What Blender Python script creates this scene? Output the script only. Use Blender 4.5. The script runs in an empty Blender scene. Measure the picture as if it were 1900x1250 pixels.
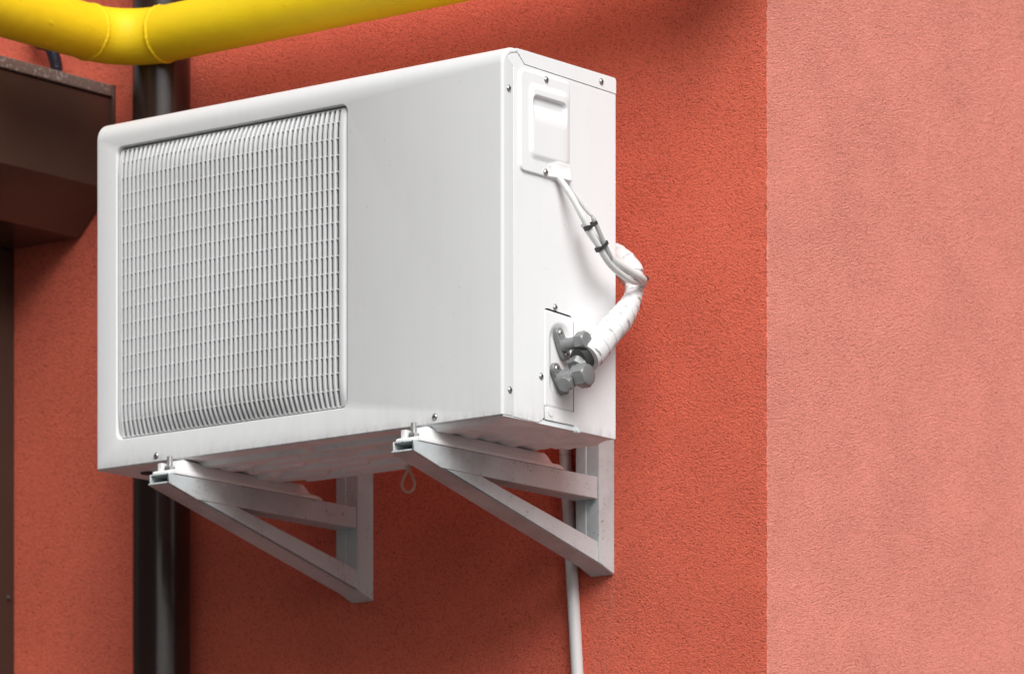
import bpy, bmesh, math, random
from math import sin, cos, pi, radians, sqrt, hypot
from mathutils import Vector, noise
from mathutils.geometry import tessellate_polygon
random.seed(7)
S = bpy.context.scene

# ------------------------------------------------------------------ camera
TH = 0.6735
cd = bpy.data.cameras.new('camera'); cam = bpy.data.objects.new('camera', cd)
S.collection.objects.link(cam); S.camera = cam
cam.location = (4.432, -5.533, -1.2147)
cam.rotation_euler = (radians(90), 0, TH)
cd.sensor_width = 36; cd.lens = 9389.94 / 1900 * 36
cd.shift_y = (2375.95 - 625) / 1900
cd.clip_start = 0.1; cd.clip_end = 600
cd.dof.use_dof = True; cd.dof.focus_distance = 7.12; cd.dof.aperture_fstop = 6.5

# ------------------------------------------------------------------ sky and sun
SUN = Vector((0.56, -0.46, 0.68)).normalized()          # towards the sun
el = math.asin(SUN.z); az = math.atan2(SUN.x, SUN.y)
w = bpy.data.worlds.new('World'); S.world = w; w.use_nodes = True
nt = w.node_tree; nt.nodes.clear()
sky = nt.nodes.new('ShaderNodeTexSky'); sky.sky_type = 'NISHITA'; sky.sun_disc = False
sky.sun_elevation = el; sky.sun_rotation = az; sky.dust_density = 4; sky.air_density = 1.5
hs = nt.nodes.new('ShaderNodeHueSaturation'); hs.inputs['Saturation'].default_value = 0.12
bg = nt.nodes.new('ShaderNodeBackground'); bg.inputs['Strength'].default_value = 0.05
wo = nt.nodes.new('ShaderNodeOutputWorld')
nt.links.new(sky.outputs[0], hs.inputs['Color']); nt.links.new(hs.outputs[0], bg.inputs['Color'])
nt.links.new(bg.outputs[0], wo.inputs['Surface'])
sl = bpy.data.lights.new('sun', 'SUN'); sl.energy = 1.5; sl.angle = radians(42); sl.color = (1.0, 0.995, 0.985)
so = bpy.data.objects.new('sun', sl); S.collection.objects.link(so)
so.rotation_euler = SUN.to_track_quat('Z', 'Y').to_euler(); so.location = (3, -3, 6)
S.view_settings.view_transform = 'Standard'; S.view_settings.look = 'None'
S.view_settings.gamma = 1; S.view_settings.exposure = 1.0
S.view_settings.use_curve_mapping = False
S.render.resolution_x = 1024; S.render.resolution_y = 673

# ------------------------------------------------------------------ materials
def mat(name, col, rough=0.5, metal=0.0, coat=0.0, spec=0.5):
    m = bpy.data.materials.new(name); m.use_nodes = True
    b = m.node_tree.nodes['Principled BSDF']
    b.inputs['Base Color'].default_value = (*col, 1); b.inputs['Roughness'].default_value = rough
    b.inputs['Metallic'].default_value = metal; b.inputs['Coat Weight'].default_value = coat
    b.inputs['Specular IOR Level'].default_value = spec
    return m
def N(m, t, **k):
    n = m.node_tree.nodes.new(t)
    for a, v in k.items():
        if a in n.inputs.keys(): n.inputs[a].default_value = v
        else: setattr(n, a, v)
    return n
def L(m, a, b): m.node_tree.links.new(a, b)
def coord(m, scale=(1, 1, 1)):
    c = N(m, 'ShaderNodeTexCoord'); mp = N(m, 'ShaderNodeMapping'); mp.inputs['Scale'].default_value = scale
    L(m, c.outputs['Object'], mp.inputs['Vector']); return mp.outputs[0]
def tex(m, vec, scale, detail=4, rough=0.55):
    n = N(m, 'ShaderNodeTexNoise'); n.inputs['Scale'].default_value = scale
    n.inputs['Detail'].default_value = detail; n.inputs['Roughness'].default_value = rough
    L(m, vec, n.inputs['Vector']); return n.outputs['Fac']
def ramp(m, fac, stops):
    r = N(m, 'ShaderNodeValToRGB'); e = r.color_ramp.elements
    e[0].position, e[0].color = stops[0][0], (*stops[0][1], 1)
    e[1].position, e[1].color = stops[-1][0], (*stops[-1][1], 1)
    for p, c in stops[1:-1]:
        q = e.new(p); q.color = (*c, 1)
    L(m, fac, r.inputs[0]); return r.outputs[0]
def mix(m, fac, a, b):
    x = N(m, 'ShaderNodeMix', data_type='RGBA')
    for s, v in ((0, fac), (6, a), (7, b)):
        if hasattr(v, 'links'): L(m, v, x.inputs[s])
        else: x.inputs[s].default_value = v if s == 0 else (*v, 1)
    return x.outputs[2]
def math_(m, op, a, b=0.0, clamp=False):
    x = N(m, 'ShaderNodeMath', operation=op); x.use_clamp = clamp
    for i, v in enumerate((a, b)):
        if hasattr(v, 'links'): L(m, v, x.inputs[i])
        else: x.inputs[i].default_value = v
    return x.outputs[0]
def bump(m, h, strength, dist, chain=None):
    b = N(m, 'ShaderNodeBump'); b.inputs['Strength'].default_value = strength; b.inputs['Distance'].default_value = dist
    L(m, h, b.inputs['Height'])
    if chain is not None: L(m, chain, b.inputs['Normal'])
    return b.outputs[0]
def out(m): return m.node_tree.nodes['Principled BSDF']
def g3(v): return (v, v, v)

BUMP = 0.0046
def stucco(name, light, pit_shade, size=1.0, stain=False):
    m = mat(name, light, 0.92, spec=0.25); b = out(m); v = coord(m)
    # irregular 3-4 mm grain, drawn out a little sideways, plus finer grit
    vv = coord(m, (1, 1, 1.12))
    wv = N(m, 'ShaderNodeTexNoise'); wv.inputs['Scale'].default_value = 120 * size; wv.inputs['Detail'].default_value = 3
    L(m, vv, wv.inputs['Vector'])
    ad = N(m, 'ShaderNodeMix', data_type='VECTOR'); ad.inputs[0].default_value = 0.003
    L(m, vv, ad.inputs[4]); L(m, wv.outputs['Color'], ad.inputs[5])
    g = tex(m, ad.outputs[1], 400 * size, 3, 0.62)
    vo = N(m, 'ShaderNodeTexVoronoi', feature='F1'); vo.inputs['Scale'].default_value = 420 * size
    L(m, ad.outputs[1], vo.inputs['Vector'])
    f = tex(m, v, 900 * size, 2, 0.6)
    big = tex(m, v, 3.2, 4, 0.6); mid = tex(m, v, 30, 4, 0.65)
    h1 = math_(m, 'SUBTRACT', g, math_(m, 'MULTIPLY', vo.outputs['Distance'], 0.30))
    h = math_(m, 'ADD', h1, math_(m, 'MULTIPLY', tex(m, vv, 210 * size, 2, 0.5), 0.25))
    pat = tex(m, v, 7, 5, 0.65)
    amp = math_(m, 'ADD', math_(m, 'MULTIPLY', ramp(m, pat, [(0.36, g3(0)), (0.64, g3(1))]), 0.35), 0.70)
    hh = math_(m, 'MULTIPLY', h, amp)
    L(m, bump(m, hh, 1.0, BUMP), b.inputs['Normal'])
    # shade of the pits painted into the colour, plus faint patches and freckles
    c = mix(m, ramp(m, g, [(0.36, g3(0.9)), (0.46, g3(0.0))]), light, pit_shade)
    k = ramp(m, big, [(0.3, g3(0.0)), (0.7, g3(1.0))])
    c = mix(m, math_(m, 'MULTIPLY', ramp(m, pat, [(0.35, g3(0)), (0.7, g3(1))]), 0.045), c, tuple(x * y for x, y in zip(light, (.86, .74, .70))))
    c = mix(m, math_(m, 'MULTIPLY', k, 0.05), c, tuple(x * 0.72 for x in light))
    c = mix(m, math_(m, 'MULTIPLY', ramp(m, mid, [(0.35, g3(0)), (0.75, g3(1))]), 0.07), c, tuple(min(1, x * 1.25 + .01) for x in light))
    if stain:
        sx_ = N(m, 'ShaderNodeSeparateXYZ'); L(m, v, sx_.inputs[0])
        mx = ramp(m, math_(m, 'ABSOLUTE', math_(m, 'ADD', sx_.outputs[0], .140)), [(0.015, g3(1)), (0.04, g3(0))])
        mz = ramp(m, math_(m, 'ADD', math_(m, 'MULTIPLY', sx_.outputs[2], -1), .0), [(0.155, g3(0)), (0.18, g3(1)), (0.42, g3(0))])
        dr = ramp(m, tex(m, coord(m, (60, 60, 2.2)), 1.6, 4, .6), [(0.48, g3(0)), (0.62, g3(1))])
        c = mix(m, math_(m, 'MULTIPLY', math_(m, 'MULTIPLY', mx, mz), math_(m, 'MULTIPLY', dr, .20)), c, (0.72, 0.42, 0.36))
    L(m, c, b.inputs['Base Color'])
    return m

def paint(name, col, dirt=(0.25, 0.24, 0.22), amt=0.25, rough=0.42, spots=0.0, bumpy=0.0, streak=True, grime=False):
    m = mat(name, col, rough); b = out(m)
    v = coord(m); vs = coord(m, (9, 9, 0.8))
    a = tex(m, v, 6, 5, 0.6); s = tex(m, vs, 5, 5, 0.65)
    f = ramp(m, math_(m, 'ADD', math_(m, 'MULTIPLY', a, 0.5), math_(m, 'MULTIPLY', s if streak else a, 0.5)), [(0.45, g3(0)), (0.72, g3(1))])
    c = mix(m, math_(m, 'MULTIPLY', f, amt), col, dirt)
    if spots:
        p = tex(m, v, 210, 3, 0.7)
        q = tex(m, v, 24, 3, 0.6)
        sp = math_(m, 'MULTIPLY', ramp(m, p, [(0.625, g3(0)), (0.67, g3(1))]), ramp(m, q, [(0.42, g3(0)), (0.6, g3(1))]))
        c = mix(m, math_(m, 'MULTIPLY', sp, spots), c, (0.05, 0.045, 0.04))
    if grime:
        sx_ = N(m, 'ShaderNodeSeparateXYZ'); L(m, v, sx_.inputs[0])
        mz = ramp(m, sx_.outputs[2], [(0.0, g3(1)), (0.010, g3(.25)), (0.055, g3(0))])
        gn = ramp(m, tex(m, coord(m, (1, 1, .35)), 70, 5, .7), [(0.35, g3(0)), (0.7, g3(1))])
        c = mix(m, math_(m, 'MULTIPLY', math_(m, 'MULTIPLY', mz, gn), .45), c, (0.22, 0.21, 0.19))
        fl = ramp(m, tex(m, v, 95, 2, .5), [(0.735, g3(0)), (0.75, g3(1))])
        c = mix(m, math_(m, 'MULTIPLY', fl, .25), c, (0.3, 0.29, 0.27))
    L(m, c, b.inputs['Base Color'])
    L(m, ramp(m, a, [(0.3, g3(rough - .06)), (0.7, g3(min(1, rough + .12)))]), b.inputs['Roughness'])
    if bumpy:
        L(m, bump(m, tex(m, v, 120, 3), 0.5, bumpy), b.inputs['Normal'])
    else:
        L(m, bump(m, tex(m, v, 9, 2), 0.25, 0.003), b.inputs['Normal'])
    return m

M = {}
M['red'] = stucco('terracotta stucco', (0.86, 0.178, 0.108), (0.46, 0.066, 0.036), stain=True)
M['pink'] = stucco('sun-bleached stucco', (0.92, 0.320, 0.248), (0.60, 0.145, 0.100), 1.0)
M['white'] = paint('white enamel', (0.73, 0.735, 0.74), (0.55, 0.55, 0.54), 0.16, 0.38, grime=True)  # front enamel darkened to stand for weaker light on that face
M['side'] = paint('white enamel lit side', (0.86, 0.865, 0.87), (0.62, 0.62, 0.61), 0.12, 0.38, grime=True)  # same enamel, lightened as if catching more light from the right
M['plastic'] = paint('white moulded plastic', (0.78, 0.78, 0.78), (0.5, 0.5, 0.49), 0.25, 0.45, streak=False)
M['grille'] = paint('grey-white grille plastic', (0.66, 0.665, 0.67), (0.45, 0.45, 0.44), 0.3, 0.5, streak=False)
M['fan'] = mat('grey fan plastic', (0.20, 0.20, 0.20), 0.5)
M['pan'] = paint('galvanised pan paint', (0.80, 0.85, 0.86), (0.56, 0.59, 0.60), 0.5, 0.5, 0.4, streak=False)
M['bracket'] = paint('grey bracket enamel', (0.55, 0.60, 0.61), (0.30, 0.31, 0.31), 0.85, 0.42, 1.0, 0.0006, streak=False)
M['dark'] = mat('dark cavity', (0.03, 0.03, 0.03), 0.8)
M['gap'] = mat('shadow gap steel', (0.10, 0.10, 0.10), 0.7)
M['screw'] = mat('zinc screw', (0.55, 0.55, 0.54), 0.32, 0.9)
M['rod'] = mat('threaded zinc rod', (0.50, 0.50, 0.50), 0.4, 0.8)
M['valve'] = paint('grey cast valve metal', (0.29, 0.295, 0.295), (0.17, 0.17, 0.17), 0.6, 0.34, 0.3, 0.0008, streak=False)
out(M['valve']).inputs['Metallic'].default_value = 0.35
M['black'] = mat('black plastic', (0.035, 0.035, 0.035), 0.45)
M['cable'] = mat('white cable sheath', (0.72, 0.72, 0.71), 0.42)
M['cable_grey'] = mat('grey cable sheath', (0.42, 0.42, 0.42), 0.4)
M['cord'] = mat('tan elastic cord', (0.62, 0.46, 0.36), 0.7)
M['conduit'] = paint('white conduit plastic', (0.66, 0.66, 0.66), (0.45, 0.44, 0.42), 0.4, 0.4)
def tape():
    m = mat('white wrapping tape', (0.74, 0.74, 0.74), 0.46); b = out(m); v = coord(m)
    a = tex(m, coord(m, (1, 1, 2.5)), 35, 3, 0.6)
    L(m, bump(m, a, 0.5, 0.0016), b.inputs['Normal'])
    L(m, mix(m, ramp(m, tex(m, v, 60, 3), [(0.55, g3(0)), (0.75, g3(.5))]), (0.74, 0.74, 0.74), (0.5, 0.5, 0.49)), b.inputs['Base Color'])
    return m
M['tape'] = tape()
def yellow():
    m = mat('yellow gas paint', (0.82, 0.585, 0.006), 0.62, coat=0.0, spec=0.35); b = out(m); v = coord(m)
    n = tex(m, v, 260, 2, 0.5); n2 = tex(m, v, 14, 4, 0.6)
    blobs = ramp(m, tex(m, v, 55, 1, 0.4), [(0.70, g3(0)), (0.76, g3(1))])
    h = math_(m, 'ADD', math_(m, 'MULTIPLY', n, 0.25), blobs)
    L(m, bump(m, h, 0.6, 0.0012, bump(m, n2, 0.4, 0.003)), b.inputs['Normal'])
    c = mix(m, ramp(m, n2, [(0.35, g3(0)), (0.75, g3(.5))]), (0.82, 0.585, 0.006), (0.70, 0.46, 0.004))
    fl = ramp(m, tex(m, v, 330, 2, 0.6), [(0.74, g3(0)), (0.77, g3(.7))])
    c = mix(m, fl, c, (0.75, 0.62, 0.30))
    L(m, c, b.inputs['Base Color']); return m
M['yellow'] = yellow()
def brown(name, col, speck, rough):
    m = mat(name, col, rough, spec=.7); b = out(m); v = coord(m)
    a = tex(m, v, 8, 4, 0.6)
    c = mix(m, ramp(m, a, [(0.3, g3(0)), (0.75, g3(.6))]), col, tuple(x * 0.72 for x in col))
    s = ramp(m, tex(m, v, 150, 3, 0.7), [(0.56, g3(0)), (0.66, g3(1))])
    c = mix(m, math_(m, 'MULTIPLY', s, speck), c, (0.5, 0.45, 0.42))
    L(m, c, b.inputs['Base Color']); L(m, bump(m, a, 0.3, 0.004), b.inputs['Normal'])
    return m
M['brown'] = brown('brown coated sheet', (0.085, 0.045, 0.033), 0.0, 0.22)
M['browntop'] = brown('weathered brown flashing', (0.20, 0.135, 0.11), 0.85, 0.6)
M['drain'] = brown('dark brown glossy pipe', (0.026, 0.013, 0.011), 0.0, 0.22)
M['duct'] = brown('dark brown duct', (0.055, 0.034, 0.024), 0.0, 0.5)
M['hose'] = mat('navy corrugated plastic', (0.018, 0.02, 0.035), 0.35)
def ground_m():
    m = mat('pavement concrete', (0.3, 0.3, 0.29), 0.9); b = out(m); v = coord(m)
    L(m, ramp(m, tex(m, v, 40, 5), [(0.3, g3(.075)), (0.7, g3(.115))]), b.inputs['Base Color']); return m
M['asphalt'] = ground_m()

# ------------------------------------------------------------------ mesh helpers
class B:
    def __init__(s): s.v = []; s.f = []
    def add(s, co): s.v.append(tuple(co)); return len(s.v) - 1
    def face(s, *i): s.f.append(tuple(i))
    def grid(s, rows, close_u=False, close_v=False):
        idx = [[s.add(p) for p in r] for r in rows]
        nr, nc = len(rows), len(rows[0])
        for i in range(nr if close_v else nr - 1):
            for j in range(nc if close_u else nc - 1):
                a, b_, c, d = idx[i][j], idx[i][(j + 1) % nc], idx[(i + 1) % nr][(j + 1) % nc], idx[(i + 1) % nr][j]
                s.face(a, b_, c, d)
        return idx
    def box(s, a, b):
        (x0, y0, z0), (x1, y1, z1) = a, b
        i = [s.add(p) for p in ((x0, y0, z0), (x1, y0, z0), (x1, y1, z0), (x0, y1, z0), (x0, y0, z1), (x1, y0, z1), (x1, y1, z1), (x0, y1, z1))]
        for q in ((3, 2, 1, 0), (4, 5, 6, 7), (0, 1, 5, 4), (1, 2, 6, 5), (2, 3, 7, 6), (3, 0, 4, 7)): s.face(*[i[k] for k in q])
    def slab(s, poly, holes, fn, t0, t1):
        """poly/holes 2-D loops; fn(u, v, t) -> 3-D; a solid between t0 and t1"""
        loops = [list(poly)] + [list(h) for h in holes]
        tri = tessellate_polygon([[Vector((p[0], p[1], 0)) for p in l] for l in loops])
        flat = [p for l in loops for p in l]
        A = [s.add(fn(p[0], p[1], t0)) for p in flat]; Bk = [s.add(fn(p[0], p[1], t1)) for p in flat]
        for t in tri:
            s.face(*[A[k] for k in t]); s.face(*[Bk[k] for k in reversed(t)])
        o = 0
        for l in loops:
            n = len(l)
            for k in range(n):
                a, b_ = o + k, o + (k + 1) % n
                s.face(A[a], A[b_], Bk[b_], Bk[a])
            o += n
    def tube(s, pts, rad, seg=20, caps=True, ref=None):
        P = [Vector(p) for p in pts]; n = len(P)
        T = [(P[min(i + 1, n - 1)] - P[max(i - 1, 0)]).normalized() for i in range(n)]
        r = ref or (Vector((0, 0, 1)) if abs(T[0].z) < .9 else Vector((1, 0, 0)))
        u = (r - T[0] * r.dot(T[0])).normalized(); rows = []; d = 0
        for i in range(n):
            u = (u - T[i] * u.dot(T[i])).normalized(); vv = T[i].cross(u)
            if i: d += (P[i] - P[i - 1]).length
            row = []
            for k in range(seg):
                a = 2 * pi * k / seg
                q = rad(d, a, i / (n - 1)) if callable(rad) else rad
                row.append(P[i] + u * (cos(a) * q) + vv * (sin(a) * q))
            rows.append(row)
        idx = s.grid(rows, close_u=True)
        if caps:
            s.face(*reversed(idx[0])); s.face(*idx[-1])
    def lathe(s, prof, c, axis, seg=28):
        """prof: (distance along axis, radius)"""
        ax = Vector(axis).normalized(); c = Vector(c)
        r = Vector((0, 0, 1)) if abs(ax.z) < .9 else Vector((1, 0, 0))
        u = (r - ax * r.dot(ax)).normalized(); vv = ax.cross(u)
        rows = [[c + ax * h + (u * cos(2 * pi * k / seg) + vv * sin(2 * pi * k / seg)) * q for k in range(seg)] for h, q in prof]
        idx = s.grid(rows, close_u=True)
        s.face(*reversed(idx[0])); s.face(*idx[-1])
    def build(s, name, m, parent=None, sharp=32, bevel=0, seg=2, smooth=True):
        me = bpy.data.meshes.new(name); me.from_pydata(s.v, [], s.f); me.update()
        bm = bmesh.new(); bm.from_mesh(me); bmesh.ops.recalc_face_normals(bm, faces=bm.faces); bm.to_mesh(me); bm.free()
        if smooth:
            me.polygons.foreach_set('use_smooth', [True] * len(me.polygons)); me.set_sharp_from_angle(angle=radians(sharp))
        me.materials.append(m)
        o = bpy.data.objects.new(name, me); S.collection.objects.link(o)
        if parent: o.parent = parent; o.matrix_parent_inverse = parent.matrix_world.inverted() if False else o.matrix_parent_inverse
        if parent: o.location = -Vector(parent_world(parent))
        if bevel:
            b = o.modifiers.new('bevel', 'BEVEL'); b.width = bevel; b.segments = seg; b.limit_method = 'ANGLE'; b.angle_limit = radians(35)
            b.harden_normals = False
        return o
def parent_world(p):
    v = Vector(p.location)
    while p.parent: p = p.parent; v += Vector(p.location)
    return v
def thing(name, label, cat, loc=(0, 0, 0), group=None):
    o = bpy.data.objects.new(name, None); o.empty_display_size = .05; S.collection.objects.link(o); o.location = loc
    tag(o, label, cat, group); return o
def tag(o, label, cat, group=None):
    o['label'] = label; o['category'] = cat
    if group: o['group'] = group
    return o
def spline(pts, n=12):
    P = [Vector(p) for p in pts]; P = [P[0] * 2 - P[1]] + P + [P[-1] * 2 - P[-2]]; o = []
    for i in range(1, len(P) - 2):
        for k in range(n):
            t = k / n; a, b_, c, d = P[i - 1:i + 3]
            o.append(.5 * ((2 * b_) + (c - a) * t + (2 * a - 5 * b_ + 4 * c - d) * t * t + (3 * b_ - a - 3 * c + d) * t ** 3))
    o.append(P[-2]); return o
def rrect(x0, z0, x1, z1, r, n=5):
    if not isinstance(r, (tuple, list)): r = (r,) * 4          # order: x1z1, x0z1, x0z0, x1z0
    o = []
    for (cx, cz, a0, q) in ((x1 - r[0], z1 - r[0], 0, r[0]), (x0 + r[1], z1 - r[1], 90, r[1]), (x0 + r[2], z0 + r[2], 180, r[2]), (x1 - r[3], z0 + r[3], 270, r[3])):
        for k in range(n + 1):
            a = radians(a0 + 90 * k / n); o.append((cx + q * cos(a), cz + q * sin(a)))
    return o
def sst(a, b, x):
    t = max(0., min(1., (x - a) / (b - a))); return t * t * (3 - 2 * t)
def sdbox(x, y, cx, cy, hx, hy, r):
    dx, dy = abs(x - cx) - hx + r, abs(y - cy) - hy + r
    return hypot(max(dx, 0), max(dy, 0)) + min(max(dx, dy), 0) - r

W, D, H, YW, XC = 0.78, 0.2605, 0.5176, 0.421, 0.1529

# ------------------------------------------------------------------ ground
b = B(); b.box((-150, -150, -3.1), (150, 150, -2.85))
o = b.build('ground', M['asphalt']); o['kind'] = 'structure'

# ------------------------------------------------------------------ building
b = B(); b.box((-45, -26, -2.85), (6.5, -16, 6.5)); b.box((-45.3, -26.3, 6.5), (6.8, -15.7, 6.9))  # unseen building added to cut low sky and narrow the drainpipe highlight
for fl in range(3):
    for k in range(16): b.box((-43.5 + k * 3.1, -15.98, -1.6 + fl * 2.9), (-42.1 + k * 3.1, -15.9, .1 + fl * 2.9))
tag(b.build('added_sky_blocker', mat('brown sky blocker', (0.16, 0.13, 0.11), 0.9)), 'unseen brown row building added across the street to block low sky', 'building')
bl = thing('building', 'terracotta stucco building corner that carries the air conditioner and pipes', 'building', (-3, 3, -2.85))
def jit(z, k):
    return noise.noise(Vector((z * 160, k * 7.3, 1.7))) * .0020 + noise.noise(Vector((z * 420, k * 3.1, 9.2))) * .0012
zz = [-2.85, -1.2] + [-.75 + i * .0035 for i in range(int(1.75 / .0035))] + [1.05, 3.6]
edge = [(XC + jit(z, 0), YW + jit(z, 1), z) for z in zz]
b = B()
rows = []
for i, z in enumerate(zz):
    e = edge[i]
    rows.append([(-7, YW, z), (-1.5, YW, z), (XC - .02, YW, z), (XC - .006, YW, z), (XC - .0022 + jit(z, 4) * .6, YW + .0006 + jit(z, 2) * .6, z), (e[0] - .0006, e[1] + .0006, z)])
b.grid(rows)
b.box((-7, YW + .02, -2.85), (XC - .02, YW + .3, 3.6))
b.build('front_wall', M['red'], bl, sharp=80)
b = B(); rows = []
for i, z in enumerate(zz):
    e = edge[i]
    rows.append([(e[0] - .0006, e[1] + .0006, z), (XC + jit(z, 5) * .6, YW + .003 + jit(z, 6) * .6, z), (XC, YW + .008, z), (XC, YW + .03, z), (XC, 2, z), (XC, 7, z)])
b.grid(rows); b.box((XC - .3, YW + .31, -2.85), (XC - .02, 7, 3.6))
b.build('side_wall', M['pink'], bl, sharp=80)['label'] = 'paler pink bleached stucco side wall'

# ------------------------------------------------------------------ air conditioner
ac = thing('air_conditioner', 'white outdoor air conditioner with slatted fan grille, mounted on the red wall', 'air conditioner', (-W / 2, D / 2, 0))
R = .027; bv = .005
def wfl(th):                                                          # flange width round the side
    return .0235 if th <= 12 else (.0235 - (th - 12) / 20 * .0165 if th < 32 else .007)
prof = [((0, 0), (-1, 0), .0235), ((0, H - R), (-1, 0), .0235)]
for k in range(1, 13):
    t = 90 * k / 12; a = radians(t)
    prof.append(((R - R * cos(a), H - R + R * sin(a)), (-cos(a), sin(a)), wfl(t)))
prof.append(((.049, H), (0, 1), .007))
b = B(); NB = 5
def rowpts(p, n, wf, side):
    pts = []
    for k in range(NB + 1):
        a = radians(90 * k / NB); ins = bv * (1 - cos(a)); x = -bv + bv * sin(a)
        pts.append((x, p[0] - n[0] * ins, p[1] - n[1] * ins))
    pts.append((0, p[0] - n[0] * wf, p[1] - n[1] * wf)); pts.append((-.0025, p[0] - n[0] * wf, p[1] - n[1] * wf))
    return pts if side > 0 else [(-W - q[0], q[1], q[2]) for q in pts]
gr, gl = [], []
for p, n, wf in prof: gr.append(rowpts(p, n, wf, 1)); gl.append(rowpts(p, n, wf, -1))
ir = b.grid(gr); il = b.grid(gl)
for i in range(1, len(prof) - 1): b.face(il[i][0], ir[i][0], ir[i + 1][0], il[i + 1][0])
hx0, hz0, hx1, hz1 = -.7395, .0380, -.2842, .4768
def ringpts(ins): return rrect(hx0 + ins, hz0 + ins, hx1 - ins, hz1 - ins, .013 - ins * .8, 7)
hole = ringpts(0)
outer = [(-W + bv, 0), (-bv, 0), (-bv, H - R), (-W + bv, H - R)]
tri = tessellate_polygon([[Vector((*p, 0)) for p in outer], [Vector((*p, 0)) for p in hole]])
hv = [b.add((p[0], 0, p[1])) for p in hole]
allv = [il[0][0], ir[0][0], ir[1][0], il[1][0]] + hv
for t in tri: b.face(*[allv[k] for k in t])
prev = hv
for ins, y in ((.0006, .0002), (.0014, .0009), (.0020, .0022), (.0022, .004), (.0022, .014)):
    cur = [b.add((p[0], y, p[1])) for p in ringpts(ins)]; n = len(cur)
    for k in range(n): b.face(prev[k], prev[(k + 1) % n], cur[(k + 1) % n], cur[k])
    prev = cur
# folded lower lip
l0 = [b.add(q) for q in ((-W + bv, 0, 0), (-bv, 0, 0), (-bv, .0012, -.0014), (-W + bv, .0012, -.0014), (-bv, .010, -.0018), (-W + bv, .010, -.0018))]
b.face(l0[0], l0[1], l0[2], l0[3]); b.face(l0[3], l0[2], l0[4], l0[5])
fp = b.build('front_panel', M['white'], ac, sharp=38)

# shroud plate with the round fan opening and bell mouth
FX, FZ, FR = -.512, .258, .190
circ = [(FX + FR * cos(2 * pi * k / 64), FZ + FR * sin(2 * pi * k / 64)) for k in range(64)]
b = B(); b.slab([(-W + .004, .003), (-.262, .003), (-.262, H - .01), (-W + .004, H - .01)], [circ], lambda u, v, t: (u, t, v), .0142, .0155)
b.lathe([], (0, 0, 0), (0, 1, 0)) if False else None
rows = [[(FX + r * cos(2 * pi * k / 64), y, FZ + r * sin(2 * pi * k / 64)) for k in range(64)] for r, y in ((FR, .0155), (FR - .001, .03), (FR - .002, .075), (FR + .001, .075), (FR + .002, .016))]
b.grid(rows, close_u=True); b.build('fan_shroud', mat('grey inner plastic', (0.20, 0.20, 0.20), 0.6), ac)
fan = B(); fan.lathe([(0, .02), (.002, .038), (.008, .043), (.05, .043)], (FX, .040, FZ), (0, 1, 0), 40)
fo = fan.build('fan', M['fan'], ac)
for j in range(3):
    bb = B(); rows = []
    for i in range(9):
        t = i / 8; r = .04 + t * .14; row = []
        for k in range(9):
            s = k / 8 - .5; a = radians(120 * j + 12 + s * (62 + 30 * t) + 22 * t)
            row.append((FX + r * cos(a), .066 - s * (.045 - .012 * t), FZ + r * sin(a)))
        rows.append(row)
    bb.grid(rows); bo = bb.build('blade', M['fan'], fo); so_ = bo.modifiers.new('t', 'SOLIDIFY'); so_.thickness = .002
b = B(); b.box((-W + .005, .16, .006), (-.265, .20, H - .01)); b.build('heat_exchanger', M['dark'], ac)

# grille
GX0, GX1, GZ0, GZ1 = -.7350, -.2885, .0425, .4725
def dome(x, z):
    u = (x - (GX0 + GX1) / 2) / ((GX1 - GX0) / 2)
    hmax = .0055 + .0115 * (1 - u * u)
    t = min(1, min(z - GZ0, GZ1 - z) / .045); t = max(0, t)
    return .0065 - hmax * (1 - (1 - t) ** 2.2)
b = B()
zs = sorted(set([GZ0 + .001 + (GZ1 - GZ0 - .002) * i / 40 for i in range(41)] + [GZ0 + d for d in (.003, .006, .010, .016)] + [GZ1 - d for d in (.003, .006, .010, .016)]))
NS = 47; x_first, x_last = -.7300, -.3098
cs = [(-.0021, .0010), (-.0016, .0002), (0, 0), (.0016, .0002), (.0021, .0010), (.0014, .0062), (-.0014, .0062)]
for k in range(NS):
    x = x_first + (x_last - x_first) * k / (NS - 1)
    rows = [[(x + c[0], dome(x, z) + c[1], z) for c in cs] for z in zs]
    idx = b.grid(rows, close_u=True); b.face(*reversed(idx[0])); b.face(*idx[-1])
for k in range(17):                                                   # thin cross ribs
    z = .0672 + .0241 * k; rows = []
    for i in range(46):
        x = x_first - .003 + (GX1 - .006 - x_first) * i / 45; y = dome(x, z) + .0018
        rows.append([(x, y, z - .0009), (x, y, z + .0009), (x, y + .003, z + .0009), (x, y + .003, z - .0009)])
    b.grid(rows, close_u=True)
# end bar, wide and rounded; slim bar on the left; top and bottom rims
def bar(xa, xb_, lift):
    rows = []
    for z in zs:
        row = []
        for i in range(9):
            t = i / 8; x = xa + (xb_ - xa) * t; e = 1 - abs(2 * t - 1) ** 4
            row.append((x, .0105 + (dome(x, z) - .0105) * (.15 + .85 * e) - lift * e, z))
        row += [(xb_, .0135, z), (xa, .0135, z)]
        rows.append(row)
    idx = b.grid(rows, close_u=True); b.face(*reversed(idx[0])); b.face(*idx[-1])
bar(-.3055, GX1, .0006); bar(GX0, GX0 + .0032, 0)
for zc in (GZ0 + .0012, GZ1 - .0012):
    rows = []
    for i in range(30):
        x = GX0 + .001 + (GX1 - GX0 - .002) * i / 29
        rows.append([(x, .0070, zc - .0012), (x, .0070, zc + .0012), (x, .0135, zc + .0012), (x, .0135, zc - .0012)])
    b.grid(rows, close_u=True)
b.build('fan_grille', M['grille'], ac, sharp=50)

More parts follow.
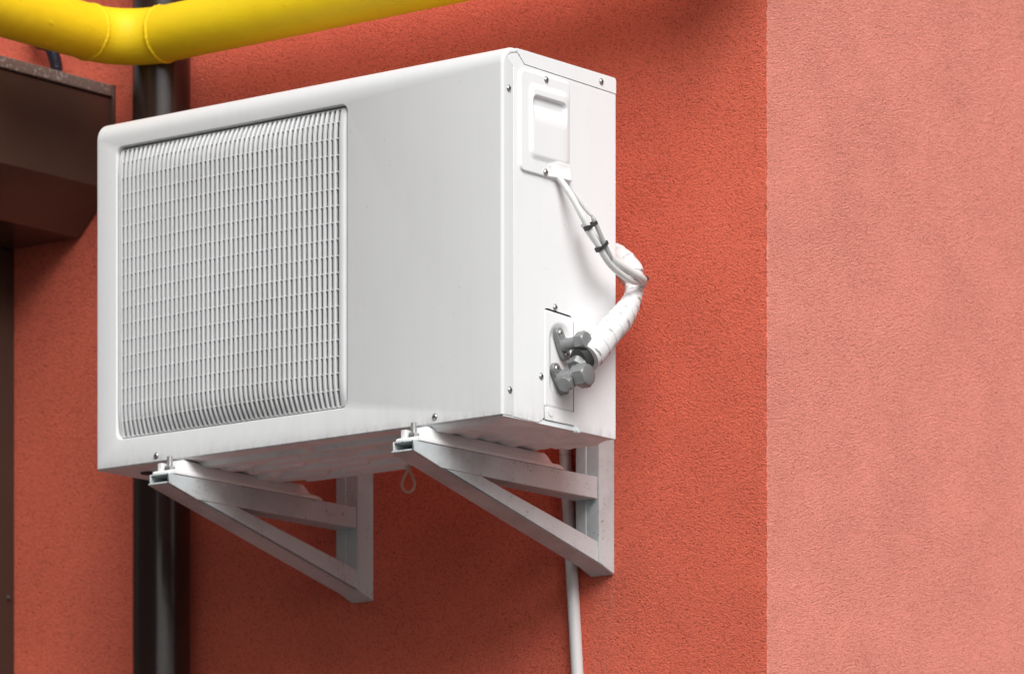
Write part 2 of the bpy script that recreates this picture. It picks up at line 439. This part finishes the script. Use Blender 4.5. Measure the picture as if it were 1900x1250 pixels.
# inner frame seen only as dark seams, left sheet, rear sheet
b = B(); b.box((-.260, .018, .002), (-.0125, D - .004, H - .012)); b.build('inner_frame', M['gap'], ac)
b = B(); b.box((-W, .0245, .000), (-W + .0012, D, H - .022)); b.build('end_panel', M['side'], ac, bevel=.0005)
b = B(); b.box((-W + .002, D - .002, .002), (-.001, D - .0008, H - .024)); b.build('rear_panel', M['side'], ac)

# side service sheet with notch for the valve plate
inner = []
for (p, n, wf) in prof[1:-1]:
    g = wf + .0010; inner.append((p[0] - n[0] * g, p[1] - n[1] * g))
seam = [(.0296, .5140), (.0488, .4975), (D, .4943)]
poly = [(.0245, -.0008)] + [q for q in inner if q[0] < .0290 and q[1] < .5135] + seam + [(D, -.0024), (.1640, -.0016), (.1632, .0005), (.1628, .150)]
poly += [(.1600, .1568), (.1540, .1600), (.1020, .1628), (.0965, .1615), (.0945, .1570), (.0938, .0070), (.0905, .0035), (.0797, -.0018), (.0290, -.0008)]
sx = lambda u, v, t: (t, u, v)
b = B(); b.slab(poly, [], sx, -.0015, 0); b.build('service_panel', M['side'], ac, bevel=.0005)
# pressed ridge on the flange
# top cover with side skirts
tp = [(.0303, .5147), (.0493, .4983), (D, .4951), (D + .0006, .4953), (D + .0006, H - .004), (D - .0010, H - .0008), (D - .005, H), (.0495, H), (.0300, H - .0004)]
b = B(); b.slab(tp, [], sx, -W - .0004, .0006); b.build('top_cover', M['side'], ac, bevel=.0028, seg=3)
# base pan with pressed pads
pads = [(-.52, .050, .12, .014), (-.30, .048, .085, .013), (-.66, .052, .05, .013), (-.43, .088, .085, .0135), (-.245, .086, .055, .0135), (-.61, .092, .06, .014),
        (-.34, .126, .10, .014), (-.535, .128, .055, .014), (-.67, .13, .05, .013), (-.46, .165, .075, .014), (-.27, .166, .06, .014), (-.62, .17, .055, .014),
        (-.36, .204, .11, .0135), (-.56, .206, .06, .016), (-.69, .205, .04, .014), (-.47, .236, .10, .010), (-.27, .236, .06, .010)]
def panz(x, y):
    h = 0
    for px, py, hx, hy in pads: h = max(h, 1 - sst(-.0035, .0015, sdbox(x, y, px, py, hx, hy, hy * .98)))
    ed = min(sst(.004, .016, y), sst(.004, .014, D - y), sst(.003, .018, -x), sst(.003, .018, x + W))
    z = -.0022 - .0075 * h * ed
    if x > -.21:                                                     # dented, crumpled region by the valves
        q = sst(-.21, -.16, x)
        z = z * (1 - q) + q * (-.0025 - ed * (.0045 + .0065 * noise.noise(Vector((x * 22, y * 26, .3))) + .0025 * noise.noise(Vector((x * 60, y * 48, 4)))))
        z = min(z, -.0022)
    dl = hypot((x + .625) / .055, (y - .165) / .06); z -= .006 * max(0, 1 - dl) ** .6 * ed
    return z
b = B(); nx, ny = 300, 100
top = [[(-W + .001 + (W - .002) * i / nx, .0035 + (D - .0045) * j / ny, 0) for i in range(nx + 1)] for j in range(ny + 1)]
rows = [[(p[0], p[1], panz(p[0], p[1])) for p in r] for r in top]
lip = lambda r, z, dy: [(p[0], p[1] + dy, z) for p in r]
b.grid([lip(top[0], .004, 0)] + rows + [lip(top[-1], .004, 0)])
b.grid([[(-.0012, p[1], .004) for p in [r[-1] for r in rows]], [r[-1] for r in rows]])
b.grid([[(-W + .001, p[1], .004) for p in [r[0] for r in rows]], [r[0] for r in rows]])
b.build('base_pan', M['pan'], ac, sharp=60)
for (x, y, r) in ((-.400, .226, .017), (-.728, .062, .014)):
    b = B(); b.lathe([(0, r), (.0008, r), (.0012, r * .8)], (x, y, -.0035 if y < .1 else -.0040), (0, 0, -1), 24)
    b.build('drain_hole', M['dark'], ac)
b = B(); b.slab(rrect(.0955, .0046, .1622, .0236, .001, 2), [], sx, -.0012, .0006)
b.slab([(.108 + .007 * cos(radians(a)), .0222 + .012 * sin(radians(a))) for a in range(180, 361, 15)], [], sx, .0004, .0016)
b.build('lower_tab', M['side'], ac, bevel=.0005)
b = B(); b.lathe([(0, .0042), (.006, .0042), (.008, .003)], (-.003, .1680, -.0022), (1, 0, 0), 16); b.build('drain_clip', M['pan'], ac)

# valve plate, dished
b = B(); rows = []
ny, nz = 44, 84; y0, y1, z0, z1 = .0950, .1620, .0242, .1612
for j in range(nz + 1):
    row = []
    for i in range(ny + 1):
        y = y0 + (y1 - y0) * i / ny; z = z0 + (z1 - z0) * j / nz
        cap = .1605 - (y - .098) / .060 * .0028; z_ = min(z, cap)
        d = sdbox(y, z_, .1325, .0905, .0275, .0560, .026)
        x = .0002 - .0050 * (1 - sst(-.011, .001, d)); e = min(y - y0, y1 - y, z_ - z0, cap - z_)
        x += -.0012 * (1 - sst(0, .0012, e))
        row.append((x, y, z_))
    rows.append(row)
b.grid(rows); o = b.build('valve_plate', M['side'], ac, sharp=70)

# electrical cover, embossed with a finger pocket and a flared cable exit
def cov(y, z):
    ins = sdbox(y, z, .093, .4183, .0575, .0722, .011 if y < .09 else .004)
    x = .0034 * (1 - sst(-.0022, .0, ins))
    lift = .0028 * (1 - sst(-.0095, .0005, sdbox(y, z, .1020, .4205, .0480, .0545, .014)))
    if z < .372 and y > .098: lift = max(lift, (.0028 + .0026 * (1 - sst(.346, .368, z))) * sst(.094, .124, y) * (1 - sst(-.003, 0, ins)))
    x += lift * (1 - .5 * sst(.130, .150, y) * (1 if z > .372 else sst(.36, .372, z)))
    pd = sdbox(y, z, .1010, .4380, .0385, .0195, .009)
    dep = .0100 * (1 - sst(-.0035, .0008, pd)) * max(0, min(1, (z - .4185) / .034)) ** 1.9
    return x - dep
b = B(); rows = []
ny, nz = 110, 140
for j in range(nz + 1):
    row = []
    for i in range(ny + 1):
        y = .0352 + .1156 * i / ny; z = .3458 + .1450 * j / nz
        # round the left corners and tilt the top and bottom edges as in the sheet
        zc = .4183 + (z - .4183); r = .012
        dy = max(0, .0352 + r - y)
        lim = sqrt(max(0, r * r - dy * dy)) if dy > 0 else r
        zc = max(.3458 + r - lim, min(.4908 - r + lim, zc))
        row.append((cov(y, zc), y, zc))
    rows.append(row)
g = b.grid(rows)
# skirt down to the sheet, so the exit gap at the bottom reads as a hood
per = [r[0] for r in g]
base = [b.add((-.0005, *b.v[i][1:])) for i in per]
for k in range(len(per) - 1): b.face(per[k], per[k + 1], base[k + 1], base[k])
per = g[-1]; base = [b.add((-.0005, *b.v[i][1:])) for i in per]
for k in range(len(per) - 1): b.face(per[k], per[k + 1], base[k + 1], base[k])
per = [i for i in g[0] if b.v[i][1] < .100]; base = [b.add((-.0005, *b.v[i][1:])) for i in per]
for k in range(len(per) - 1): b.face(per[k], per[k + 1], base[k + 1], base[k])
per = [r[-1] for r in g]; base = [b.add((-.0005, *b.v[i][1:])) for i in per]
for k in range(len(per) - 1): b.face(per[k], per[k + 1], base[k + 1], base[k])
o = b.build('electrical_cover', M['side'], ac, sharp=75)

def screw_mesh(c, ax, r=.0044):
    b = B(); b.lathe([(-.001, r * 1.15), (.0004, r * 1.15), (.0005, r), (.0014, r * .93), (.0022, r * .62), (.0025, r * .3), (.0025, r * .12), (.0016, r * .1)], c, ax, 18)
    a = Vector(ax).normalized(); u = Vector((0, 0, 1)); v = a.cross(u); c = Vector(c)
    return b
def screw(c, ax, parent, r=.0044):
    b = screw_mesh(c, ax, r); o = b.build('screw', M['screw'], parent, sharp=50)
    a = Vector(ax).normalized(); u = Vector((0, 0, 1)); v = a.cross(u); cc = Vector(c) + a * .0024
    q = B(); t = random.uniform(0, 1.5)
    for k in (0, 1):
        d = (u * cos(t + k * pi / 2) + v * sin(t + k * pi / 2)); e = a.cross(d)
        p = [cc + d * s * r * .5 + e * w_ * r * .12 + a * h for h in (0, .0003) for s, w_ in ((-1, -1), (1, -1), (1, 1), (-1, 1))]
        i = [q.add(x) for x in p]
        for f in ((0, 1, 2, 3), (4, 5, 6, 7), (0, 1, 5, 4), (1, 2, 6, 5), (2, 3, 7, 6), (3, 0, 4, 7)): q.face(*[i[z] for z in f])
    q.build('cross_slot', M['dark'], o, smooth=False)
for y, z in ((.0138, .4578), (.0163, .0355), (.1192, .1665), (.0871, .0643)): screw((0, y, z), (1, 0, 0), ac)
screw((.0006, .2258, .5061), (1, 0, 0), ac)
screw((.0034, .0945, .4841), (1, 0, 0), ac); screw((.0040, .0925, .3530), (1, 0, 0), ac)
screw((-.6575, 0, .008), (0, -1, 0), ac); screw((-.1228, 0, .0086), (0, -1, 0), ac)

# ------------------------------------------------------------------ valves (bolted to the unit: its parts)
def hexa(b, c, ax, r, h, dome_=.0, tw=0.):
    ax = Vector(ax).normalized(); c = Vector(c)
    q = Vector((0, 0, 1)) if abs(ax.z) < .9 else Vector((1, 0, 0))
    u = (q - ax * q.dot(ax)).normalized(); v = ax.cross(u)
    def hx(rr, t): return [c + ax * t + (u * cos(a) + v * sin(a)) * (rr * min(1.0, .90 / max(abs(cos(((a - tw + pi / 6) % (pi / 3)) - pi / 6)), .01))) for a in [2 * pi * k / 36 for k in range(36)]]
    def hq(rr, t):
        o = []
        for k in range(36):
            a = 2 * pi * k / 36; m_ = ((a - tw) % (pi / 3)) - pi / 6
            o.append(c + ax * t + (u * cos(a) + v * sin(a)) * (rr * cos(pi / 6) / cos(m_)))
        return o
    def ci(rr, t): return [c + ax * t + (u * cos(2 * pi * k / 36) + v * sin(2 * pi * k / 36)) * rr for k in range(36)]
    rows = [ci(r * .8, 0), hq(r, .001), hq(r, h * .86), ci(r * .84, h), ci(r * .80, h + .0004), ci(r * .4, h + dome_ * .8), ci(r * .05, h + dome_)]
    idx = b.grid(rows, close_u=True); b.face(*reversed(idx[0])); b.face(*idx[-1])
def valve(c, ends, scale, name_parts):
    """c: centre on the plate (y, z); ends: the two screw positions"""
    a, e = ends; v = thing('valve', 'x', 'x', (0, c[0], c[1])); v.parent = ac; v.location = Vector((0, c[0], c[1])) - Vector(ac.location)
    for k in ('label', 'category'): del v[k]
    b = B(); P0, P1 = Vector(a), Vector(e); d = (P1 - P0).normalized(); n = Vector((-d[1], d[0]))
    poly = []
    for cc, s in ((P1, 1), (P0, -1)):
        for k in range(9):
            t = radians(-90 + 180 * k / 8); q = cc + (d * cos(t) + n * sin(t)) * .0085 * s
            poly.append(tuple(q))
        mid = (P0 + P1) / 2 + n * s * .0095; poly.append(tuple(mid))
    b.slab(poly, [], sx, -.002, .0045); b.build('flange', M['valve'], v, bevel=.001)
    for q in (a, e): screw((.0045, q[0], q[1]), (1, 0, 0), v, .0046)
    return v
v1 = valve((.132, .117), ((.1255, .1305), (.1405, .1025)), 1, 0)
b = B(); b.lathe([(.002, .0105), (.010, .0095), (.014, .0085), (.034, .0085)], (0, .1345, .1145), (1, .0, .06), 24)
b.build('body', M['valve'], v1)
b = B(); hexa(b, (.030, .1350, .1165), (1, 0, .05), .0142, .015, .0012, .2); b.build('cap', M['valve'], v1, sharp=24)
b = B(); b.tube([(.026, .1365, .1160), (.027, .148, .1130), (.029, .160, .1120)], .0085, 18); b.build('outlet', M['valve'], v1)
b = B(); hexa(b, (.026, .141, .1150), (.10, 1, -.1), .0115, .011, .0006, .1); b.build('flare_nut', M['valve'], v1, sharp=24)
v2 = valve((.127, .066), ((.1175, .0790), (.1385, .0535)), 1, 0)
b = B(); b.lathe([(.002, .0130), (.012, .0125), (.016, .0115), (.040, .0115)], (0, .1290, .0655), (1, .0, .02), 24); b.build('body', M['valve'], v2)
b = B(); hexa(b, (.034, .1300, .0665), (1, .02, .04), .0178, .018, .0014, .35); b.build('cap', M['valve'], v2, sharp=24)
b = B(); hexa(b, (.022, .126, .060), (.15, -.85, -.35), .0118, .020, .0008, .0); b.build('service_port', M['valve'], v2, sharp=24)
b = B(); b.tube([(.028, .130, .068), (.028, .137, .082), (.029, .147, .095), (.031, .158, .106)], .0105, 18); b.build('outlet', M['valve'], v2)
b = B(); hexa(b, (.028, .134, .078), (.05, .55, .75), .0168, .013, .0008, .3); b.build('flare_nut', M['valve'], v2, sharp=24)

# ------------------------------------------------------------------ insulated line set leaving the valves
pb = thing('insulated_pipe', 'white tape-wrapped refrigerant pipe bending up from the grey valves', 'pipe', (.04, .2, .14))
path = [(.0330, .146, .0955), (.0350, .170, .1150), (.0330, .200, .1390), (.0300, .235, .1655), (.0200, .268, .1905), (.0080, .293, .2120), (-.0060, .310, .2330), (-.0180, .316, .2520), (-.0380, .320, .2690), (-.0660, .325, .2840), (-.1000, .335, .2930), (-.1600, .350, .2980), (-.23, .37, .27), (-.25, .38, .2)]
sp = spline(path, 45)
def rtape(d, a, t):
    base = .0222 - .0030 * sst(.01, .09, d) - .0066 * sst(.09, .185, d) + .0070 * sst(.212, .245, d)
    ph = (d * 44 - a / (2 * pi) + .22 * noise.noise(Vector((cos(a) * .8, sin(a) * .8, d * 22)))) % 1.0
    wob = noise.noise(Vector((cos(a) * 1.2, sin(a) * 1.2, d * 30))) * .0007
    if ph < .09 and noise.noise(Vector((d * 26, a * .9, 5))) > .12: base -= .0032
    return base - .0006 + .0016 * (1 - ph) ** .7 * (1.0 if ph > .06 else ph / .06) + wob
b = B(); b.tube(sp, rtape, 48); b.build('tape_wrap', M['tape'], pb, sharp=55)
b = B(); b.tube(spline([(.030, .1350, .0905), (.0315, .142, .0945), (.0332, .152, .1020)], 8), lambda d, a, t: .0165 + .001 * sin(a * 3), 32); b.build('foam_sleeve', M['black'], pb)

# ------------------------------------------------------------------ cables from the cover to the line set
cA = [(.004, .1180, .3520), (.012, .1235, .3400), (.024, .1300, .3190), (.034, .1400, .2930), (.040, .1560, .2680), (.042, .1740, .2480), (.041, .1960, .2330), (.037, .2290, .2240), (.034, .256, .2205), (.030, .276, .2235), (.020, .302, .232)]
b = B(); b.tube(spline(cA, 10), .0046, 16); tag(b.build('power_cable', M['cable']), 'thick white cable hanging from the electrical cover to the wrapped pipe', 'cable')
cB = [(.006, .1230, .3510), (.014, .1300, .3390), (.022, .1385, .3240), (.034, .1480, .3035), (.041, .1520, .2960)]
cB2 = [(.041, .1520, .2960), (.043, .1600, .2830), (.045, .1730, .2630), (.0455, .1860, .2470), (.044, .1925, .2400)]
cB3 = [(.044, .1925, .2400), (.042, .2010, .2330), (.038, .2180, .2260), (.034, .240, .2225), (.026, .262, .2225)]
t = thing('sensor_cable', 'thin grey cable with a thicker joint running beside the thick white cable', 'cable', cB2[1])
b = B(); b.tube(spline(cB, 8), .0018, 12); b.build('wire', M['cable_grey'], t)
b = B(); b.tube(spline(cB3, 8), .0013, 12); b.build('wire', M['cable_grey'], t)
b = B(); b.tube(spline(cB2, 8), lambda d, a, q: .0034 * (0.45 + .55 * sst(0, .08, q)) * (1 - .5 * sst(.93, 1, q)), 14); b.build('joint_sleeve', M['cable_grey'], t)
CC = [(.020, .160, .290), (.034, .1735, .2630), (.038, .2020, .2440), (.040, .2380, .2330), (.038, .2700, .2275), (.024, .2950, .2270), (.006, .3080, .2230), (-.012, .3080, .2230)]
b = B(); b.tube(spline(CC, 10), .0058, 16)
tag(b.build('cable_loop', M['cable']), 'thickest white cable, crossing in front of the wrapped pipe where it leaves the unit edge', 'cable')
def clip(c, d, label):
    c = Vector(c); d = Vector(d).normalized(); s = Vector((.12, .9, .35)); s = (s - d * s.dot(d)).normalized(); n = d.cross(s)
    b = B(); hw, hh = .0098, .0062
    ring = [(hw * (1 if cos(a) > 0 else -1) * abs(cos(a)) ** .4, hh * (1 if sin(a) > 0 else -1) * abs(sin(a)) ** .4) for a in [2 * pi * k / 24 for k in range(24)]]
    rows = []
    for k, (t_, f) in enumerate(((-.0026, 1), (.0026, 1), (.0026, .84), (-.0026, .84))):
        rows.append([c + d * t_ + s * p[0] * f + n * p[1] * f for p in ring])
    b.grid(rows, close_u=True, close_v=True)
    q = c - s * (hw + .001)
    i = [b.add(q + s * x * .0024 + d * y * .0034 + n * z * .004) for z in (-1, 1) for x, y in ((-1, -1), (1, -1), (1, 1), (-1, 1))]
    for f in ((0, 1, 2, 3), (4, 5, 6, 7), (0, 1, 5, 4), (1, 2, 6, 5), (2, 3, 7, 6), (3, 0, 4, 7)): b.face(*[i[z] for z in f])
    return tag(b.build('cable_clip', M['black'], bevel=.0004), label, 'cable clip', 'black clips on the cables')
clip((.0395, .1520, .2835), (.1, .5, -.8), 'upper black clip holding the white and grey cables together')
clip((.0440, .1715, .2570), (.05, .62, -.75), 'lower black clip holding the white and grey cables together')
b = B(); b.tube(spline([(.006, .322, .2400), (.012, .318, .2380), (.0200, .308, .2330), (.022, .292, .2300)], 6), .0032, 12); tag(b.build('black_tie', M['black']), 'black tie round the wrapped pipe where the cables meet it', 'cable tie')

# ------------------------------------------------------------------ wall brackets
BW = .040
def bracket(x, label):
    t = thing('wall_bracket', label, 'wall bracket', (x, YW, -.1689), 'grey triangular brackets under the unit')
    fx = lambda u, v, s: (x + s, u, v)
    b = B()
    b.slab([(.3835, .13), (.3835, -.1545), (.4210 - .0006, -.1689), (.4210 - .0006, .13)], [], fx, -.0030 - BW, .0)
    b.slab([(.3822, .12), (.3822, -.150), (.385, -.152), (.385, .12)], [], fx, -.0030 - BW, -.0030 - BW * .5)
    b.build('upright', M['bracket'], t, bevel=.0016)
    b = B()
    b.slab([(.010, -.0285), (.3815, -.0285), (.3815, -.0610), (.0200, -.0610), (.010, -.0582)], [], fx, -BW, -.0043)
    b.slab([(-.0434, -.0285), (.3815, -.0285), (.3815, -.0610), (.0200, -.0610), (-.0434, -.0434)], [], fx, -.0042, -.0012)
    tipp = [(-.0434, -.0285), (.0101, -.0285), (.0101, -.0583), (-.0434, -.0434)]
    b.slab(tipp, [], fx, -BW, -BW + .003)
    b.slab([(-.0434, -.0285), (.0101, -.0285), (.0101, -.0312), (-.0434, -.0312)], [], fx, -BW + .003, -.0042)
    b.build('arm', M['bracket'], t, bevel=.0010, seg=2)
    # brace: an angle iron, one leg facing sideways and one facing down and forwards
    p0, p1 = Vector((-.0434, -.0434)), Vector((.4190, -.1700)); p0 = Vector((-.0440, -.0437))
    d0 = Vector((.3855 - p0[0], -.1562 - p0[1])).normalized(); n0 = Vector((-d0[1], d0[0]))
    A_ = p0; Z_ = Vector((.4185, p0[1] + d0[1] / d0[0] * (.4185 - p0[0])))
    E_ = Vector((.3855, p0[1] + d0[1] / d0[0] * (.3855 - p0[0])))
    h_ = .0320
    b = B()
    b.slab([tuple(A_ + d0 * .004), tuple(E_), (.3830, E_[1] + h_ * 1.02), tuple(A_ + d0 * .076 + n0 * h_ * .62), tuple(A_ + d0 * .060 + n0 * .0170)], [], fx, -.0060, -.0022)
    b.slab([tuple(A_), tuple(Z_), tuple(Z_ + n0 * .003), tuple(A_ + n0 * .003)], [], fx, -BW - .002, -.0022)
    b.build('brace', M['bracket'], t, bevel=.0008)
    # weld bead and seam at the front tip
    b = B(); b.tube([(x - .001, -.0458, -.0300), (x - .0012, -.0442, -.0420), (x - .001, -.0455, -.0440)], .0011, 10); b.build('weld', M['gap'], t)
    return t
B2, B1 = -.125, -.5917
bracket(B2, 'grey steel wall bracket nearest the building corner, holding a white rail')
bracket(B1, 'grey steel wall bracket beneath the fan grille, nearer the brown drainpipe')
def rail(x, label):
    t = thing('mounting_rail', label, 'mounting rail', (x - .02, .12, -.0285), 'white rails lying on the brackets')
    b = B(); rows = []
    ys = [-.041, -.0405, -.038, -.033, -.026, -.020] + [-.018 + .3 * i / 60 for i in range(61)] + [.285, .290, .296, .2990, .3005, .3010]
    for y in ys:
        # base strip with rounded nose; ridge that swells behind the bolt and slopes away at the rear
        nose = min(1, sqrt(max(0.02, 1 - max(0, (-.028 - y) / .0132) ** 2)))
        hb = .0055 * nose * (1 if y < .29 else 1 - .8 * sst(.292, .301, y)) + .0006
        hr = .0245 * sst(-.016, -.002, y) * (1 - sst(.266, .288, y)) - .0035 * sst(.01, .05, y)
        w0 = BW / 2 * (.70 + .30 * nose); w1 = w0 * .80; xc = x - BW / 2
        hh = max(hb, hr)
        rid = sst(.002, .010, hh - hb)
        pr = [(-w0, 0), (-w0, hb * .8), (-w0 + .0012, hb), (-w1 - .001 * rid, hb + .0004), (-w1 + .003, hb + (hh - hb) * .80), (-w1 + .007, hh), (w1 - .007, hh), (w1 - .003, hb + (hh - hb) * .80), (w1 + .001 * rid, hb + .0004), (w0 - .0012, hb), (w0, hb * .8), (w0, 0)]
        rows.append([(xc + p, y, -.0283 + q) for p, q in pr])
    idx = b.grid(rows, close_u=True); b.face(*reversed(idx[0])); b.face(*idx[-1])
    b.build('rail_body', M['plastic'], t, sharp=45)
    b = B(); b.slab(rrect(-.012, -.009, .000, .008, .003, 3), [], lambda u, v, s: (x - BW + .003 + (u + .012) * .9, -.021 + v, s), -.0245, -.0105); b.build('stop_lug', M['plastic'], t, bevel=.002)
    q = (x - .0165, -.0240)
    b = B(); rr = lambda d, a, s: .0042 * (1 + .06 * sin(d * 2 * pi / .00125 - a)); b.tube([(q[0], q[1], -.024 + .0225 * k / 120) for k in range(121)], rr, 14); b.build('bolt', M['rod'], t, sharp=70)
    b = B(); hexa(b, (q[0], q[1], -.0232), (0, 0, 1), .0088, .0068, .0002, .2); b.build('nut', M['screw'], t, sharp=24)
    return t
rail(B2, 'white rail on the bracket nearest the building corner'); rail(B1, 'white rail on the bracket beneath the fan grille')

# hanging cord
b = B(); b.tube(spline([(-.3700, .238, -.002), (-.3715, .238, -.0125), (-.3790, .239, -.0225), (-.3835, .240, -.0330), (-.3800, .241, -.0410), (-.3720, .242, -.0440), (-.3640, .242, -.0410), (-.3600, .241, -.0330), (-.3635, .240, -.0220), (-.3690, .240, -.0120), (-.3700, .240, -.002)], 8), .0021, 12)
tag(b.build('cord_loop', M['cord']), 'small tan cord loop hanging under the base pan', 'cord')

# ------------------------------------------------------------------ conduit and thin cable on the wall
t = thing('conduit', 'thin white conduit running down the wall behind the right bracket', 'conduit', (-.19, .410, -.3))
c0, c1 = Vector((-.2120, .4105, .0600)), Vector((-.1560, .4105, -.75))
b = B(); b.tube([c0.lerp(c1, k / 20) for k in range(21)], .0092, 24); b.build('tube', M['conduit'], t)
b = B(); b.tube([c0.lerp(c1, .055), c0.lerp(c1, .0565)], .0096, 24); b.build('joint_ring', M['cable_grey'], t)
b = B(); b.tube([(-.1905, .4135, .10), (-.1890, .4135, .02), (-.1855, .4140, -.06), (-.182, .4145, -.12)], .0036, 10); tag(b.build('black_cable', M['black']), 'thin black cable between the white conduit and the right bracket', 'cable')

# ------------------------------------------------------------------ brown drainpipe
DX = -.9830
dp = thing('drainpipe', 'round dark brown drainpipe on the wall behind the unit', 'drainpipe', (-1.03, .367, -2.85))
b = B(); b.lathe([(-2.85, .0458), (3.4, .0458)], (DX, .366, 0), (0, 0, 1), 64); b.build('pipe', M['drain'], dp)
b = B(); b.lathe([(0, .0475), (.002, .049), (.03, .049), (.032, .0475)], (DX, .366, .20), (0, 0, 1), 48); b.box((DX - .005, .400, .20), (DX + .005, YW, .23)); b.build('pipe_clamp', M['drain'], dp)

# ------------------------------------------------------------------ yellow gas pipe
GZ, GY, GR, RE = .7365, .320, .0432, .082
gx = -.937 - RE
gp = thing('gas_pipe', 'yellow gas pipe with a welded elbow crossing above the unit', 'gas pipe', (gx + RE, GY, GZ))
b = B(); xe = .12
b.tube([(gx + RE + k * ((xe - gx - RE) / 20), GY, GZ) for k in range(20)] + [(xe + RE * sin(q), GY, GZ + RE - RE * cos(q)) for q in [radians(90 * k / 12) for k in range(13)]] + [(xe + RE, GY, GZ + RE + .2 * k) for k in range(1, 12)], GR, 64, ref=Vector((0, 1, 0)))
b.tube([(gx, GY - RE - k * .1, GZ) for k in range(30)], GR, 64); b.build('pipe_run', M['yellow'], gp)
b = B(); el_ = [(gx + RE - RE * cos(a), GY - RE + RE * sin(a), GZ) for a in [radians(90 * k / 24) for k in range(25)]]
b.tube(el_, GR * 1.004, 64, ref=Vector((0, 0, 1))); b.build('elbow', M['yellow'], gp)
def weld(c, ax):
    u, v = Vector((0, 0, 1)), Vector(ax).cross(Vector((0, 0, 1))); b = B(); rows = []
    for k in range(96):
        a = 2 * pi * k / 96; d = u * cos(a) + v * sin(a)
        j = .0004 * noise.noise(Vector((cos(a) * 9, sin(a) * 9, c[0] * 9))) + .00035 * sin(a * 31)
        rr = .0026 + j * 1.2; off = .0018 * noise.noise(Vector((cos(a) * 3, sin(a) * 3, c[0] * 5)))
        rows.append([Vector(c) + Vector(ax) * (off + rr * 1.25 * cos(p)) + d * (GR + rr * .75 * sin(p)) for p in [2 * pi * m_ / 10 for m_ in range(10)]])
    b.grid(rows, close_u=True, close_v=True); b.build('weld_bead', M['yellow'], gp, sharp=80)
weld((gx + RE, GY, GZ), (1, 0, 0)); weld((gx, GY - RE, GZ), (0, 1, 0))

# ------------------------------------------------------------------ rainwater box and duct
hx = -1.1386
hp = thing('rainwater_box', 'brown sheet metal box with a weathered lid and slanted underside', 'metal box', (-1.30, .2, .468))
y0_ = -.02
b = B(); b.slab([(hx, .5365), (hx, .683), (-1.52, .683), (-1.52, .5365), (-1.45, .4680), (-1.2100, .4680)], [], lambda u, v, s: (u, s, v), y0_, .4165)
b.build('box_body', M['brown'], hp, bevel=.0015)
b = B(); b.box((-1.525, y0_ - .004, .6850), (hx + .0035, .4150, .7035)); b.build('lid', M['browntop'], hp, bevel=.0012)
b = B(); b.box((-1.5, .4150, .5300), (hx + .0060, .4205, .7040)); b.build('back_flange', M['brown'], hp, bevel=.0006)
dt = thing('downpipe', 'dark brown square downpipe below the metal box', 'downpipe', (-1.45, .3, -2.85))
b = B(); b.box((-1.56, .19, -2.85), (-1.3573, .4195, .4670)); b.build('duct', M['duct'], dt, bevel=.002)
b = B(); b.lathe([(0, .005), (.0015, .0048), (.003, .003), (.0034, .001)], (-1.3573, .4060, -.1010), (1, 0, 0), 16); b.build('rivet', M['duct'], dt)
b = B(); hs_ = spline([(-1.300, .405, .86), (-1.292, .402, .80), (-1.262, .400, .783), (-1.248, .398, .764), (-1.240, .396, .742), (-1.238, .394, .71), (-1.238, .394, .704)], 40)
b.tube(hs_, lambda d, a, t: .0092 * (1 + .13 * sin(d * 2 * pi / .0048)), 20); tag(b.build('corrugated_hose', M['hose']), 'short dark corrugated hose rising behind the brown box lid', 'hose')
